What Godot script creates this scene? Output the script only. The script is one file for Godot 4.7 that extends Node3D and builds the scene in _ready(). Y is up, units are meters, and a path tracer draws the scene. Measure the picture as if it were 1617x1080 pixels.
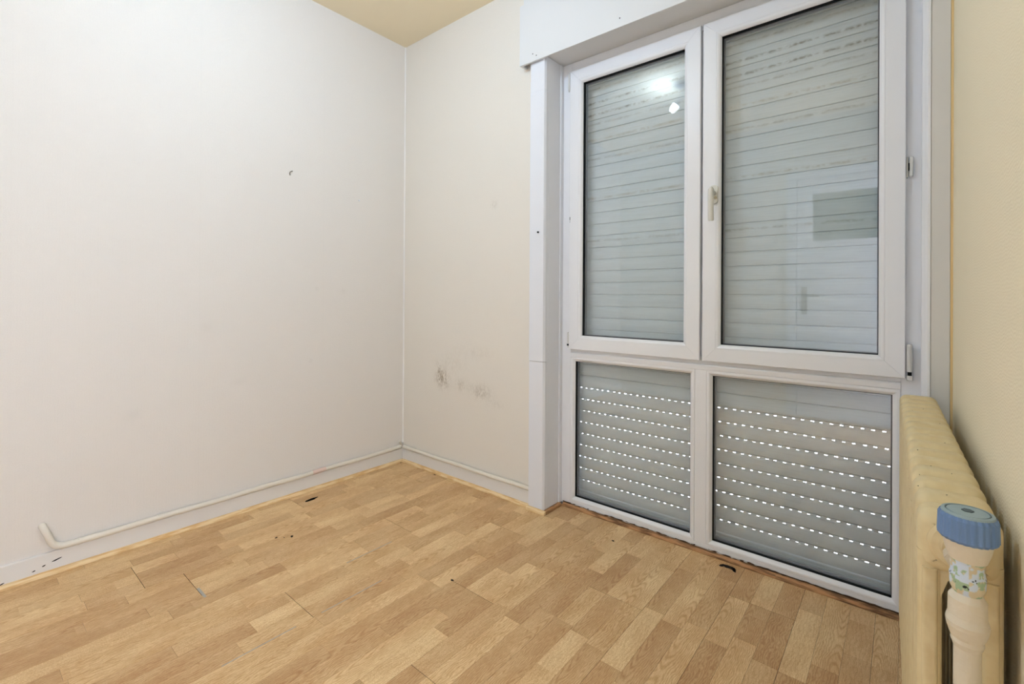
extends Node3D

# The room's corner (left wall, window wall, floor) is the origin: x runs along the window wall, z into the room, y up.
const ROOM_H := 2.5
const ROOM_L := 2.55
const FRAME_Z := -0.118
const SASH_Z := -0.10
const GLASS_Z := -0.132
const SLAT_PITCH := 0.0555

var M := {}
var rng := RandomNumberGenerator.new()


func _ready():
	# ---- camera -------------------------------------------------------------
	var cam := Camera3D.new()
	cam.name = "camera"
	cam.projection = Camera3D.PROJECTION_FRUSTUM
	cam.near = 0.05
	cam.far = 100.0
	cam.size = 1080.0 / 743.3356 * cam.near
	cam.frustum_offset = Vector2(0, (467.418 - 540.0) / 743.3356 * cam.near)
	cam.basis = Basis(Vector3.UP, deg_to_rad(39.74937)) * Basis(Vector3.RIGHT, deg_to_rad(0.170944)) * Basis(Vector3.BACK, deg_to_rad(0.347626))
	cam.position = Vector3(2.32809, 0.98807, 1.77564)
	add_child(cam)
	cam.current = true
	# ---- sky and exposure ---------------------------------------------------
	var we := WorldEnvironment.new()
	we.name = "world"
	var env := Environment.new()
	env.background_mode = Environment.BG_COLOR
	env.background_color = Color(0.93, 0.942, 1.0)
	env.background_energy_multiplier = 8.8
	env.tonemap_mode = Environment.TONE_MAPPER_LINEAR
	env.tonemap_exposure = 1.03
	env.sdfgi_enabled = true
	env.ssao_enabled = true
	env.ssil_enabled = true
	we.environment = env
	add_child(we)
	rng.seed = 7
	make_materials()
	# ---- the lit bulb hanging from the ceiling ------------------------------
	ceiling_lamp()
	# ---- large structure ----------------------------------------------------
	shell()
	floor_boards()
	window()
	roller_shutter()
	casings()
	baseboards()
	door()
	garden_door()
	# ---- things -------------------------------------------------------------
	radiator()
	radiator_valve()
	heating_pipes()
	small_things()


# ============================== helpers ======================================
func begin() -> SurfaceTool:
	var st := SurfaceTool.new()
	st.begin(Mesh.PRIMITIVE_TRIANGLES)
	return st


func build(called: String, st: SurfaceTool, m: Material, parent: Node = self) -> MeshInstance3D:
	var o := MeshInstance3D.new()
	o.name = called
	o.mesh = st.commit()
	o.material_override = null
	o.mesh.surface_set_material(0, m)
	o.cast_shadow = GeometryInstance3D.SHADOW_CASTING_SETTING_ON
	parent.add_child(o, true)
	return o


func thing(called: String, label := "", category := "", at := Vector3.ZERO, group := "") -> Node3D:
	var o := Node3D.new()
	o.name = called
	o.position = at
	add_child(o, true)
	tag(o, label, category, group)
	return o


func part(called: String, parent: Node, at := Vector3.ZERO) -> Node3D:
	var o := Node3D.new()
	o.name = called
	o.position = at
	parent.add_child(o, true)
	return o


func tag(o: Node, label: String, category := "", group := "", kind := ""):
	if label: o.set_meta("label", label)
	if category: o.set_meta("category", category)
	if group: o.set_meta("group", group)
	if kind: o.set_meta("kind", kind)


func structure(o: Node, label: String, category: String):
	tag(o, label, category, "", "structure")


func uv_of(p: Vector3, n: Vector3) -> Vector2:
	var a := n.abs()
	if a.x >= a.y and a.x >= a.z: return Vector2(p.z, p.y)
	if a.y >= a.z: return Vector2(p.x, p.z)
	return Vector2(p.x, p.y)


# one flat or smoothly shaded polygon; "out" tells which side is the front
func poly(st: SurfaceTool, pts: Array, out: Vector3, normals := []):
	var n: Vector3 = (pts[1] - pts[0]).cross(pts[2] - pts[0])
	if n.length_squared() < 1e-18 and pts.size() > 3: n = (pts[2] - pts[0]).cross(pts[3] - pts[0])
	var turn := n.dot(out) > 0.0
	n = n.normalized() * (1.0 if turn else -1.0)
	for i in range(1, pts.size() - 1):
		var k := [0, i + 1, i] if turn else [0, i, i + 1]
		for j in k:
			st.set_normal(normals[j] if normals else n)
			st.set_uv(uv_of(pts[j], n))
			st.add_vertex(pts[j])


# a box with chamfered edges
func cbox(st: SurfaceTool, lo: Vector3, hi: Vector3, c := 0.0):
	var mid := (lo + hi) / 2.0
	var h := (hi - lo) / 2.0
	c = minf(c, 0.45 * minf(h.x, minf(h.y, h.z)))
	var ax := [Vector3.RIGHT, Vector3.UP, Vector3.BACK]
	for i in 3:
		var u: Vector3 = ax[(i + 1) % 3]
		var v: Vector3 = ax[(i + 2) % 3]
		var w: Vector3 = ax[i]
		var hu := h.dot(u)
		var hv := h.dot(v)
		var hw := h.dot(w)
		for s in [-1.0, 1.0]:
			var f: Vector3 = mid + w * hw * s
			poly(st, [f - u * (hu - c) - v * (hv - c), f + u * (hu - c) - v * (hv - c), f + u * (hu - c) + v * (hv - c), f - u * (hu - c) + v * (hv - c)], w * s)
		if c <= 0.0: continue
		for s in [-1.0, 1.0]:
			for t in [-1.0, 1.0]:
				var a: Vector3 = mid + u * s * hu + v * t * (hv - c)
				var b: Vector3 = mid + u * s * (hu - c) + v * t * hv
				poly(st, [a - w * (hw - c), b - w * (hw - c), b + w * (hw - c), a + w * (hw - c)], u * s + v * t)
	if c > 0.0:
		for sx in [-1.0, 1.0]:
			for sy in [-1.0, 1.0]:
				for sz in [-1.0, 1.0]:
					poly(st, [mid + Vector3(sx * h.x, sy * (h.y - c), sz * (h.z - c)), mid + Vector3(sx * (h.x - c), sy * h.y, sz * (h.z - c)), mid + Vector3(sx * (h.x - c), sy * (h.y - c), sz * h.z)], Vector3(sx, sy, sz))


func ccw(prof: Array) -> Array:
	var a := 0.0
	for i in prof.size():
		a += prof[i].cross(prof[(i + 1) % prof.size()])
	if a < 0.0:
		prof = prof.duplicate()
		prof.reverse()
	return prof


# outward normals of a closed outline's corners
func outline_normals(prof: Array) -> Array:
	var r := []
	for i in prof.size():
		var a: Vector2 = prof[i] - prof[i - 1]
		var b: Vector2 = prof[(i + 1) % prof.size()] - prof[i]
		r.append((Vector2(a.y, -a.x).normalized() + Vector2(b.y, -b.x).normalized()).normalized())
	return r


# a closed outline pushed along a straight line
func extrude(st: SurfaceTool, prof: Array, at: Vector3, U: Vector3, V: Vector3, W: Vector3, smooth := false):
	prof = ccw(prof)
	var nn := outline_normals(prof)
	var n := prof.size()
	for i in n:
		var p: Vector2 = prof[i]
		var q: Vector2 = prof[(i + 1) % n]
		var e := q - p
		if e.length_squared() < 1e-16: continue
		var a := at + U * p.x + V * p.y
		var b := at + U * q.x + V * q.y
		var out := U * e.y - V * e.x
		var ns := []
		if smooth:
			var na: Vector3 = (U * nn[i].x + V * nn[i].y).normalized()
			var nb: Vector3 = (U * nn[(i + 1) % n].x + V * nn[(i + 1) % n].y).normalized()
			ns = [na, nb, nb, na]
		poly(st, [a, b, b + W, a + W], out, ns)
	var tri := Geometry2D.triangulate_polygon(PackedVector2Array(prof))
	for k in range(0, tri.size(), 3):
		var t := []
		for j in 3:
			var p: Vector2 = prof[tri[k + j]]
			t.append(at + U * p.x + V * p.y)
		poly(st, t, -W)
		poly(st, [t[0] + W, t[1] + W, t[2] + W], W)


# one side of a rectangular frame, its profile given as (inset from the outer edge, z); mitred at both ends
func frame_side(st: SurfaceTool, r: Rect2, prof: Array, side: int, gap := 0.0):
	prof = ccw(prof)
	var n := prof.size()
	var inward: Vector3 = [Vector3.UP, Vector3.LEFT, Vector3.DOWN, Vector3.RIGHT][side]
	var ends := []
	for p in prof:
		var d: float = p.x
		var x0 := r.position.x + d
		var y0 := r.position.y + d
		var x1 := r.end.x - d
		var y1 := r.end.y - d
		match side:
			0: ends.append([Vector3(x0 + gap, y0, p.y), Vector3(x1 - gap, y0, p.y)])
			1: ends.append([Vector3(x1, y0 + gap, p.y), Vector3(x1, y1 - gap, p.y)])
			2: ends.append([Vector3(x0 + gap, y1, p.y), Vector3(x1 - gap, y1, p.y)])
			3: ends.append([Vector3(x0, y0 + gap, p.y), Vector3(x0, y1 - gap, p.y)])
	for i in n:
		var j := (i + 1) % n
		var e: Vector2 = prof[j] - prof[i]
		if e.length_squared() < 1e-16: continue
		poly(st, [ends[i][0], ends[j][0], ends[j][1], ends[i][1]], inward * e.y + Vector3.BACK * -e.x)
	var tri := Geometry2D.triangulate_polygon(PackedVector2Array(prof))
	var along: Vector3 = (ends[0][1] - ends[0][0]).normalized()
	for k in range(0, tri.size(), 3):
		for s in 2:
			poly(st, [ends[tri[k]][s], ends[tri[k + 1]][s], ends[tri[k + 2]][s]], along * (2 * s - 1))


# a profile of (radius, height) turned about an axis
func lathe(st: SurfaceTool, prof: Array, at: Vector3, axis := Vector3.UP, seg := 32, ribs := 0, rib_depth := 0.0):
	var side := Vector3.RIGHT if absf(axis.dot(Vector3.RIGHT)) < 0.9 else Vector3.BACK
	var u := (side - axis * side.dot(axis)).normalized()
	var w := axis.cross(u)
	for i in prof.size() - 1:
		var p: Vector2 = prof[i]
		var q: Vector2 = prof[i + 1]
		for k in seg:
			var a0 := TAU * k / seg
			var a1 := TAU * (k + 1) / seg
			var d0 := u * cos(a0) + w * sin(a0)
			var d1 := u * cos(a1) + w * sin(a1)
			var s0 := 1.0 - rib_depth * (0.5 + 0.5 * cos(a0 * ribs)) if ribs else 1.0
			var s1 := 1.0 - rib_depth * (0.5 + 0.5 * cos(a1 * ribs)) if ribs else 1.0
			var e := q - p
			var nrm := Vector2(e.y, -e.x).normalized()
			var n0 := (d0 * nrm.x + axis * nrm.y).normalized()
			var n1 := (d1 * nrm.x + axis * nrm.y).normalized()
			var A := at + d0 * p.x * s0 + axis * p.y
			var B := at + d1 * p.x * s1 + axis * p.y
			var C := at + d1 * q.x * s1 + axis * q.y
			var D := at + d0 * q.x * s0 + axis * q.y
			var ns := [] if ribs else [n0, n1, n1, n0]
			if p.x < 1e-6:
				poly(st, [A, C, D], n0 + n1, [] if ribs else [n0, n1, n0])
			elif q.x < 1e-6:
				poly(st, [A, B, D], n0 + n1, [] if ribs else [n0, n1, n0])
			else:
				poly(st, [A, B, C, D], n0 + n1, ns)


# a round tube along a path; radii may vary
func tube(st: SurfaceTool, pts: Array, radius, seg := 12):
	var n := pts.size()
	var rings := []
	var dirs := []
	var t0: Vector3 = (pts[1] - pts[0]).normalized()
	var u := t0.cross(Vector3.UP)
	if u.length() < 0.1: u = t0.cross(Vector3.RIGHT)
	u = u.normalized()
	for i in n:
		var t: Vector3 = (pts[mini(i + 1, n - 1)] - pts[maxi(i - 1, 0)]).normalized()
		u = (u - t * u.dot(t)).normalized()
		var w := t.cross(u)
		var r: float = radius[i] if radius is Array else radius
		var ring := []
		var dd := []
		for k in seg:
			var a := TAU * k / seg
			var d := u * cos(a) + w * sin(a)
			ring.append(pts[i] + d * r)
			dd.append(d)
		rings.append(ring)
		dirs.append(dd)
	for i in n - 1:
		for k in seg:
			var l := (k + 1) % seg
			poly(st, [rings[i][k], rings[i][l], rings[i + 1][l], rings[i + 1][k]], dirs[i][k] + dirs[i][l], [dirs[i][k], dirs[i][l], dirs[i + 1][l], dirs[i + 1][k]])
	poly(st, rings[0], -t0)
	poly(st, rings[n - 1], (pts[n - 1] - pts[n - 2]).normalized())


func arc(c: Vector2, r: float, a0: float, a1: float, n: int) -> Array:
	var out := []
	for i in n + 1:
		var a := deg_to_rad(lerpf(a0, a1, float(i) / n))
		out.append(c + Vector2(cos(a), sin(a)) * r)
	return out


func round_rect(x0: float, y0: float, x1: float, y1: float, r: float, n := 4) -> Array:
	return arc(Vector2(x1 - r, y0 + r), r, -90, 0, n) + arc(Vector2(x1 - r, y1 - r), r, 0, 90, n) + arc(Vector2(x0 + r, y1 - r), r, 90, 180, n) + arc(Vector2(x0 + r, y0 + r), r, 180, 270, n)


# ============================== materials ====================================
func plain(called: String, c: Color, rough := 0.6, spec := 0.4) -> StandardMaterial3D:
	var m := StandardMaterial3D.new()
	m.resource_name = called
	m.albedo_color = c
	m.roughness = rough
	m.metallic_specular = spec
	M[called] = m
	return m


func image_of(w: int, h: int, f: Callable) -> Image:
	var b := PackedByteArray()
	b.resize(w * h * 4)
	var i := 0
	for y in h:
		for x in w:
			var c: Color = f.call(x, y)
			b[i] = int(clampf(c.r, 0, 1) * 255.0)
			b[i + 1] = int(clampf(c.g, 0, 1) * 255.0)
			b[i + 2] = int(clampf(c.b, 0, 1) * 255.0)
			b[i + 3] = int(clampf(c.a, 0, 1) * 255.0)
			i += 4
	return Image.create_from_data(w, h, false, Image.FORMAT_RGBA8, b)


func noise(s: int, freq: float, oct := 3) -> FastNoiseLite:
	var n := FastNoiseLite.new()
	n.seed = s
	n.noise_type = FastNoiseLite.TYPE_SIMPLEX_SMOOTH
	n.frequency = freq
	n.fractal_octaves = oct
	return n


func paint_bump(m: StandardMaterial3D, s: int, freq: float, scale: float, tile: float):
	var t := NoiseTexture2D.new()
	t.width = 256
	t.height = 256
	t.seamless = true
	t.noise = noise(s, freq, 3)
	m.heightmap_enabled = true
	m.heightmap_texture = t
	m.heightmap_scale = scale
	m.uv1_triplanar = true
	m.uv1_world_triplanar = true
	m.uv1_scale = Vector3.ONE / tile


func make_materials():
	plain("pvc", Color(0.95, 0.95, 0.955), 0.35, 0.45)
	plain("pvc_old", Color(0.88, 0.87, 0.85), 0.45, 0.4)
	plain("gasket", Color(0.035, 0.037, 0.04), 0.6, 0.3)
	plain("spacer", Color(0.55, 0.56, 0.58), 0.45)
	plain("casing", Color(0.92, 0.925, 0.94), 0.5)
	plain("box_white", Color(0.90, 0.90, 0.895), 0.5)
	plain("handle_cream", Color(0.87, 0.86, 0.82), 0.35)
	plain("screw_cap", Color(0.75, 0.71, 0.60), 0.5)
	plain("dark", Color(0.09, 0.075, 0.065), 0.7)
	plain("hole", Color(0.02, 0.02, 0.02), 0.9)
	plain("steel", Color(0.5, 0.48, 0.44), 0.4).metallic = 0.6
	plain("blue_plastic", Color(0.45, 0.56, 0.71), 0.5)
	plain("blue_top", Color(0.62, 0.69, 0.70), 0.6)
	plain("blue_worn", Color(0.38, 0.42, 0.42), 0.7)
	plain("door_white", Color(0.90, 0.92, 0.95), 0.4)
	plain("door_glass", Color(0.42, 0.46, 0.42), 0.25)
	plain("concrete", Color(0.6, 0.6, 0.58), 0.9)
	plain("filler", Color(0.72, 0.70, 0.66), 0.8)
	plain("filler_white", Color(0.95, 0.94, 0.92), 0.6)
	plain("grime", Color(0.30, 0.21, 0.14), 0.9)
	plain("sealant", Color(0.78, 0.76, 0.74), 0.6)
	plain("joint", Color(0.17, 0.11, 0.07), 0.95)
	plain("gouge", Color(0.13, 0.085, 0.06), 0.9)
	plain("ochre", Color(0.90, 0.78, 0.56), 0.8)
	plain("pipe_paint", Color(0.92, 0.895, 0.84), 0.55)
	plain("pink_paint", Color(0.91, 0.81, 0.76), 0.6)
	plain("rad_cream", Color(0.93, 0.86, 0.69), 0.5)
	paint_bump(M.rad_cream, 31, 0.02, 0.03, 0.3)
	# old gloss paint gone patchy: cream to tan
	var r1 := noise(35, 0.018, 4)
	var r2 := noise(36, 0.09, 2)
	M.rad_cream.albedo_texture = ImageTexture.create_from_image(image_of(256, 256, func(x, y):
		var fx: float = TAU * x / 256.0
		var fy: float = TAU * y / 256.0
		var v := r1.get_noise_3d(90.0 * cos(fx), 90.0 * sin(fx), 90.0 * sin(fy)) + r1.get_noise_3d(90.0 * cos(fy) + 400.0, 90.0 * sin(fy), 90.0 * cos(fx))
		return Color(1.0, 1.0, 0.99).lerp(Color(0.86, 0.79, 0.68), clampf(0.22 + 0.28 * v, 0.0, 1.0))))
	plain("valve_cream", Color(0.89, 0.84, 0.74), 0.5)
	paint_bump(M.valve_cream, 32, 0.02, 0.05, 0.04)
	paint_bump(M.pipe_paint, 33, 0.02, 0.05, 0.08)
	# glass: a smooth sheet that lets light pass
	var g := plain("glass", Color(0.93, 0.97, 0.96, 0.03), 0.0, 0.5)
	g.transparency = BaseMaterial3D.TRANSPARENCY_ALPHA
	var b := plain("bulb", Color(0.95, 0.95, 0.95), 0.3)
	b.emission_enabled = true
	b.emission = Color(0.93, 0.96, 1.0)
	b.emission_energy_multiplier = 14.0
	# woven wallpaper: fine ribs that waver
	var na := noise(4, 0.03, 2)
	var nb := noise(5, 0.09, 2)
	var weave := image_of(512, 512, func(x, y):
		var fx: float = TAU * x / 512.0
		var fy: float = TAU * y / 512.0
		var a := na.get_noise_3d(60.0 * cos(fx), 60.0 * sin(fx), 40.0 * sin(fy)) + na.get_noise_3d(60.0 * cos(fy), 60.0 * sin(fy), 40.0 * cos(fx))
		var v := 0.5 + 0.25 * sin(fy * 48.0 + 1.3 * sin(fx * 24.0) + 3.0 * a) * (0.6 + 0.4 * sin(fx * 36.0 + 2.0 * a)) + 0.2 * nb.get_noise_2d(x, y)
		return Color(v, v, v, 1))
	var weave_t := ImageTexture.create_from_image(weave)
	for d in [["paper_left", Color(0.92, 0.90, 0.87)], ["paper_back", Color(0.925, 0.90, 0.855)], ["paper_right", Color(0.985, 0.93, 0.805)], ["paper_front", Color(0.90, 0.885, 0.85)]]:
		var m := plain(d[0], d[1], 0.75, 0.3)
		m.heightmap_enabled = true
		m.heightmap_texture = weave_t
		m.heightmap_scale = 0.08
		m.uv1_scale = Vector3(4, 4, 4)
	plain("ceiling_paint", Color(0.96, 0.90, 0.775), 0.85, 0.3)
	# stains on the window wall left of the casing: a mouldy patch low down, a few knocks
	var ns := noise(8, 0.02, 4)
	var nd := noise(9, 0.12, 3)
	var blots := [[0.33, 0.545, 0.035, 0.05, 0.75], [0.375, 0.525, 0.03, 0.04, 0.5], [0.50, 0.515, 0.05, 0.03, 0.32], [0.64, 0.50, 0.07, 0.035, 0.42], [0.31, 0.59, 0.02, 0.03, 0.2], [0.42, 0.62, 0.10, 0.05, 0.12], [0.60, 0.70, 0.14, 0.03, 0.10], [0.728, 1.462, 0.018, 0.018, 0.25], [0.75, 0.45, 0.05, 0.02, 0.12]]
	var stain := image_of(512, 1024, func(x, y):
		var px: float = x / 512.0 * 1.06
		var py: float = (1.0 - y / 1024.0) * 2.6
		var a := 0.0
		for q in blots:
			var dx: float = (px - q[0]) / q[2]
			var dy: float = (py - q[1]) / q[3]
			var e: float = dx * dx + dy * dy
			if e < 6.0: a += q[4] * exp(-e)
		if a > 0.002: a *= clampf(0.65 + 1.2 * ns.get_noise_2d(x * 3.0, y * 1.5) + 1.5 * nd.get_noise_2d(x * 2.0, y), 0.0, 1.6)
		return Color(0.50, 0.40, 0.20, clampf(a * 0.6, 0.0, 0.7)))
	detail(M.paper_back, stain)
	# knocks and one paper seam on the left wall
	var marks := [[0.40, 1.02, 0.02, 0.012, 0.14], [0.92, 0.60, 0.03, 0.015, 0.12], [0.58, 0.66, 0.012, 0.012, 0.15], [1.05, 0.85, 0.02, 0.02, 0.1], [1.3, 0.52, 0.03, 0.02, 0.12], [0.55, 1.03, 0.01, 0.01, 0.2]]
	var scuff := image_of(512, 512, func(x, y):
		var pz: float = x / 512.0 * 2.75
		var py: float = (1.0 - y / 512.0) * 2.62
		var a := 0.0
		for q in marks:
			var dx: float = (pz - q[0]) / q[2]
			var dy: float = (py - q[1]) / q[3]
			a += 0.35 * q[4] * exp(-dx * dx - dy * dy)
		if x % 104 == 96: a += 0.012
		return Color(0.5, 0.46, 0.42, clampf(a, 0.0, 0.6)))
	detail(M.paper_left, scuff)
	# shutter plastic, from clean to streaked with dirt
	for k in 4:
		var m := plain("slat_%d" % k, Color(0.80, 0.85, 0.865), 0.5)
		var n1 := noise(40 + k, 0.012, 4)
		var n2 := noise(50 + k, 0.05, 3)
		var dirt: float = [0.0, 0.5, 0.95, 0.5][k]
		var tint: Color = [Color(0.55, 0.53, 0.50), Color(0.40, 0.38, 0.34), Color(0.34, 0.32, 0.28), Color(0.55, 0.46, 0.33)][k]
		var mid: float = [0.5, 0.30, 0.52, 0.72][k]
		m.albedo_texture = ImageTexture.create_from_image(image_of(1024, 64, func(x, y):
			var v: float = y / 64.0
			var drift := mid + 0.05 * n1.get_noise_2d(x * 0.5, 300.0)
			var band := exp(-pow((v - drift) / 0.11, 2.0))
			var a: float = dirt * band * clampf(0.34 + 0.75 * n1.get_noise_2d(x * 1.3, 10.0) + 0.55 * n2.get_noise_2d(x * 1.6, y * 1.5), 0.0, 1.0)
			a += 0.10 * clampf(n1.get_noise_2d(x * 0.6, y * 9.0) + 0.2, 0.0, 1.0)
			return Color.WHITE.lerp(tint, clampf(a, 0, 0.8))))
	# oak-look laminate strips: straight grain, cathedral grain, flecked
	for k in 6:
		var n1 := noise(60 + k, 0.006, 3)
		var n2 := noise(70 + k, 0.05, 3)
		var n3 := noise(80 + k, 0.25, 2)
		var kind := k % 3
		var xc := 0.5 + 0.35 * sin(k * 2.1)
		var img := image_of(96, 1024, func(x, y):
			var u: float = x / 96.0
			var v: float = y / 1024.0
			var wob := 0.10 * n1.get_noise_2d(x * 2.0, y * 0.9) + 0.03 * n2.get_noise_2d(x, y * 0.25)
			var ring := 0.0
			if kind == 1:
				var vv: float = absf(fposmod(v * 1.0 + 0.3, 1.0) - 0.5) * 2.0
				ring = sqrt(pow((u - xc + wob) * 1.0, 2.0) + pow(vv * 0.75, 2.0) * 0.35) * 15.0
			else:
				ring = (u + wob * 1.6) * (9.0 if kind == 0 else 6.0)
			var r := 0.5 + 0.5 * sin(TAU * ring + 2.0 * n2.get_noise_2d(x * 0.6, y * 0.08))
			r = pow(r, 2.2)
			var fibre := n3.get_noise_2d(x * 2.6, y * 0.09)
			var fleck := n3.get_noise_2d(x * 1.2 + 300.0, y * 0.5)
			var t := 0.40 * r * (1.0 if kind != 2 else 0.45) + 0.42 * fibre + (0.50 if kind == 2 else 0.22) * fleck + 0.30 * n1.get_noise_2d(x + 90.0, y * 0.4)
			return Color(1.0, 0.885, 0.695).lerp(Color(0.80, 0.605, 0.405), clampf(0.33 + t, 0.0, 1.0)))
		var tex := ImageTexture.create_from_image(img)
		for s in 4:
			var m := plain("oak_%d_%d" % [k, s], [Color(0.95, 0.94, 0.91), Color(0.915, 0.89, 0.855), Color(0.98, 0.98, 0.96), Color(0.885, 0.85, 0.81)][s], 0.42, 0.42)
			m.albedo_texture = tex
	# beech quarter-round, and a dirtier length under the window
	for d in [["quarter", Color(0.97, 0.86, 0.67), Color(0.87, 0.70, 0.47)], ["quarter_dirty", Color(0.76, 0.57, 0.39), Color(0.40, 0.28, 0.18)]]:
		var n1 := noise(91, 0.01, 4)
		var n2 := noise(92, 0.12, 2)
		var m := plain(d[0], Color.WHITE, 0.6)
		m.albedo_texture = ImageTexture.create_from_image(image_of(512, 32, func(x, y): return d[1].lerp(d[2], clampf(0.35 + 1.1 * n1.get_noise_2d(x * 1.4, y * 6.0) + 0.3 * n2.get_noise_2d(x * 0.4, y * 3.0), 0.0, 1.0))))
	# peeling green and white paint on the valve body
	var p1 := noise(101, 0.035, 3)
	var p2 := noise(102, 0.03, 3)
	plain("valve_peel", Color.WHITE, 0.55).albedo_texture = ImageTexture.create_from_image(image_of(256, 128, func(x, y):
		var c := Color(0.86, 0.80, 0.66)
		if p1.get_noise_2d(x, y) > -0.04: c = Color(0.66, 0.75, 0.60)
		if p2.get_noise_2d(x + 40.0, y * 1.3) > 0.16: c = Color(0.84, 0.88, 0.92)
		if p1.get_noise_2d(x * 1.6 + 500.0, y * 1.8) > 0.42: c = Color(0.10, 0.12, 0.12)
		return c))
	M.valve_peel.uv1_scale = Vector3(5, 9, 1)


func detail(m: StandardMaterial3D, img: Image):
	m.detail_enabled = true
	m.detail_uv_layer = BaseMaterial3D.DETAIL_UV_2
	m.detail_blend_mode = BaseMaterial3D.BLEND_MODE_MIX
	m.detail_albedo = ImageTexture.create_from_image(img)


# ============================== the lamp =====================================
func ceiling_lamp():
	var t := thing("ceiling_lamp", "lit bare white bulb on a short cord below a round ceiling rose", "lamp", Vector3(1.12, 2.5, 1.24))
	var st := begin()
	lathe(st, [Vector2(0, 0), Vector2(0.042, 0), Vector2(0.042, -0.008), Vector2(0.034, -0.02), Vector2(0.006, -0.024), Vector2(0, -0.024)].map(func(p): return Vector2(p.x, p.y)), Vector3.ZERO)
	build("ceiling_rose", st, M.door_white, t)
	st = begin()
	tube(st, [Vector3(0, -0.022, 0), Vector3(0.010, -0.05, -0.004), Vector3(0.018, -0.085, -0.012), Vector3(0.014, -0.108, -0.020), Vector3(0.004, -0.118, -0.02)], 0.003, 8)
	build("cord", st, M.door_white, t)
	var ax := Vector3(-0.55, -0.80, -0.20).normalized()
	st = begin()
	lathe(st, [Vector2(0, -0.004), Vector2(0.013, 0), Vector2(0.014, 0.020), Vector2(0.0225, 0.046), Vector2(0.0225, 0.049), Vector2(0.0, 0.0485)], Vector3(0.004, -0.116, -0.02), ax, 20)
	build("socket", st, M.door_white, t)
	var prof := []
	for i in 13:
		var a := PI * i / 12.0
		prof.append(Vector2(0.021 * sin(a), -0.040 * cos(a)))
	var c := Vector3(0.004, -0.116, -0.02) + ax * 0.068
	st = begin()
	lathe(st, prof, c, ax, 20)
	build("bulb", st, M.bulb, t)
	var l := OmniLight3D.new()
	l.name = "bulb_light"
	l.position = c
	l.light_color = Color(0.755, 0.868, 1.0)
	l.light_energy = 0.61
	l.light_size = 0.018
	l.omni_range = 12.0
	l.omni_attenuation = 2.0
	l.shadow_enabled = true
	t.add_child(l)


# ============================== the room =====================================
func quad_uv(st: SurfaceTool, pts: Array, out: Vector3, uv: Array, uv2: Array):
	var n: Vector3 = (pts[1] - pts[0]).cross(pts[2] - pts[0])
	var k := [0, 2, 1, 0, 3, 2] if n.dot(out) > 0.0 else [0, 1, 2, 0, 2, 3]
	for j in k:
		st.set_normal(out)
		st.set_uv(uv[j])
		st.set_uv2(uv2[j])
		st.add_vertex(pts[j])


func shell():
	# left wall: a slab whose inner face is x = 0; second texture coordinates carry the scuffs
	var st := begin()
	slab_with_uv2(st, Vector3(-0.15, -0.1, -0.3), Vector3(0, ROOM_H + 0.1, ROOM_L + 0.15), 0, 2.75, 2.62)
	structure(build("wall_left", st, M.paper_left), "plain cream white papered wall on the left above the pipe", "wall")
	# window wall: left of the opening, above it and a sliver to the right
	st = begin()
	slab_with_uv2(st, Vector3(0, -0.1, -0.3), Vector3(1.055, ROOM_H + 0.1, 0), 2, 1.06, 2.6)
	slab_with_uv2(st, Vector3(1.055, 2.112, -0.3), Vector3(2.40, ROOM_H + 0.1, 0), 2, 99.0, 2.6)
	slab_with_uv2(st, Vector3(2.40, -0.1, -0.3), Vector3(2.65, ROOM_H + 0.1, 0), 2, 99.0, 2.6)
	structure(build("wall_back", st, M.paper_back), "cream papered wall with a mould patch between corner and window", "wall")
	# right wall; behind the camera it holds a glazed door through which daylight enters
	st = begin()
	for q in [[0.0, 1.84, -0.1, ROOM_H + 0.1], [1.84, 2.49, 2.12, ROOM_H + 0.1], [1.84, 2.49, -0.1, 0.0], [2.49, ROOM_L + 0.15, -0.1, ROOM_H + 0.1]]:
		cbox(st, Vector3(2.432, q[2], q[0]), Vector3(2.65, q[3], q[1]))
	structure(build("wall_right", st, M.paper_right), "yellowish cream papered wall on the right behind the radiator", "wall")
	st = begin()
	cbox(st, Vector3(0, -0.1, ROOM_L), Vector3(1.56, ROOM_H + 0.1, ROOM_L + 0.15))
	cbox(st, Vector3(1.56, 2.06, ROOM_L), Vector3(2.42, ROOM_H + 0.1, ROOM_L + 0.15))
	cbox(st, Vector3(2.42, -0.1, ROOM_L), Vector3(2.4318, ROOM_H + 0.1, ROOM_L + 0.15))
	cbox(st, Vector3(1.56, -0.1, ROOM_L + 0.0005), Vector3(2.42, 0.0005, ROOM_L + 0.15))
	structure(build("wall_front", st, M.paper_front), "cream wall round the door, seen only in the glass", "wall")
	st = begin()
	cbox(st, Vector3(0, ROOM_H, 0), Vector3(2.432, ROOM_H + 0.1, ROOM_L))
	structure(build("ceiling", st, M.ceiling_paint), "yellowish cream painted ceiling above the corner", "ceiling")
	# a pale bead of filler in the corner
	st = begin()
	extrude(st, [Vector2(0.0002, 0.0002), Vector2(0.006, 0.0002), Vector2(0.0052, 0.0022), Vector2(0.0022, 0.0052), Vector2(0.0002, 0.006)], Vector3(0, 0.11, 0), Vector3.RIGHT, Vector3.BACK, Vector3(0, ROOM_H - 0.11, 0))
	structure(build("trim_1", st, M.filler_white), "thin pale filler line up the corner of the two walls", "trim")
	# ochre caulk where the window wall meets the right wall
	st = begin()
	extrude(st, [Vector2(0.0, 0.0), Vector2(-0.0002, 0.0222), Vector2(0.0048, 0.0235), Vector2(0.0049, 0.01)], Vector3(2.427, 0.0, 0), Vector3.RIGHT, Vector3.BACK, Vector3(0, ROOM_H, 0))
	structure(build("trim_2", st, M.ochre), "ochre paint line between right casing and yellow wall", "trim")


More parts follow.
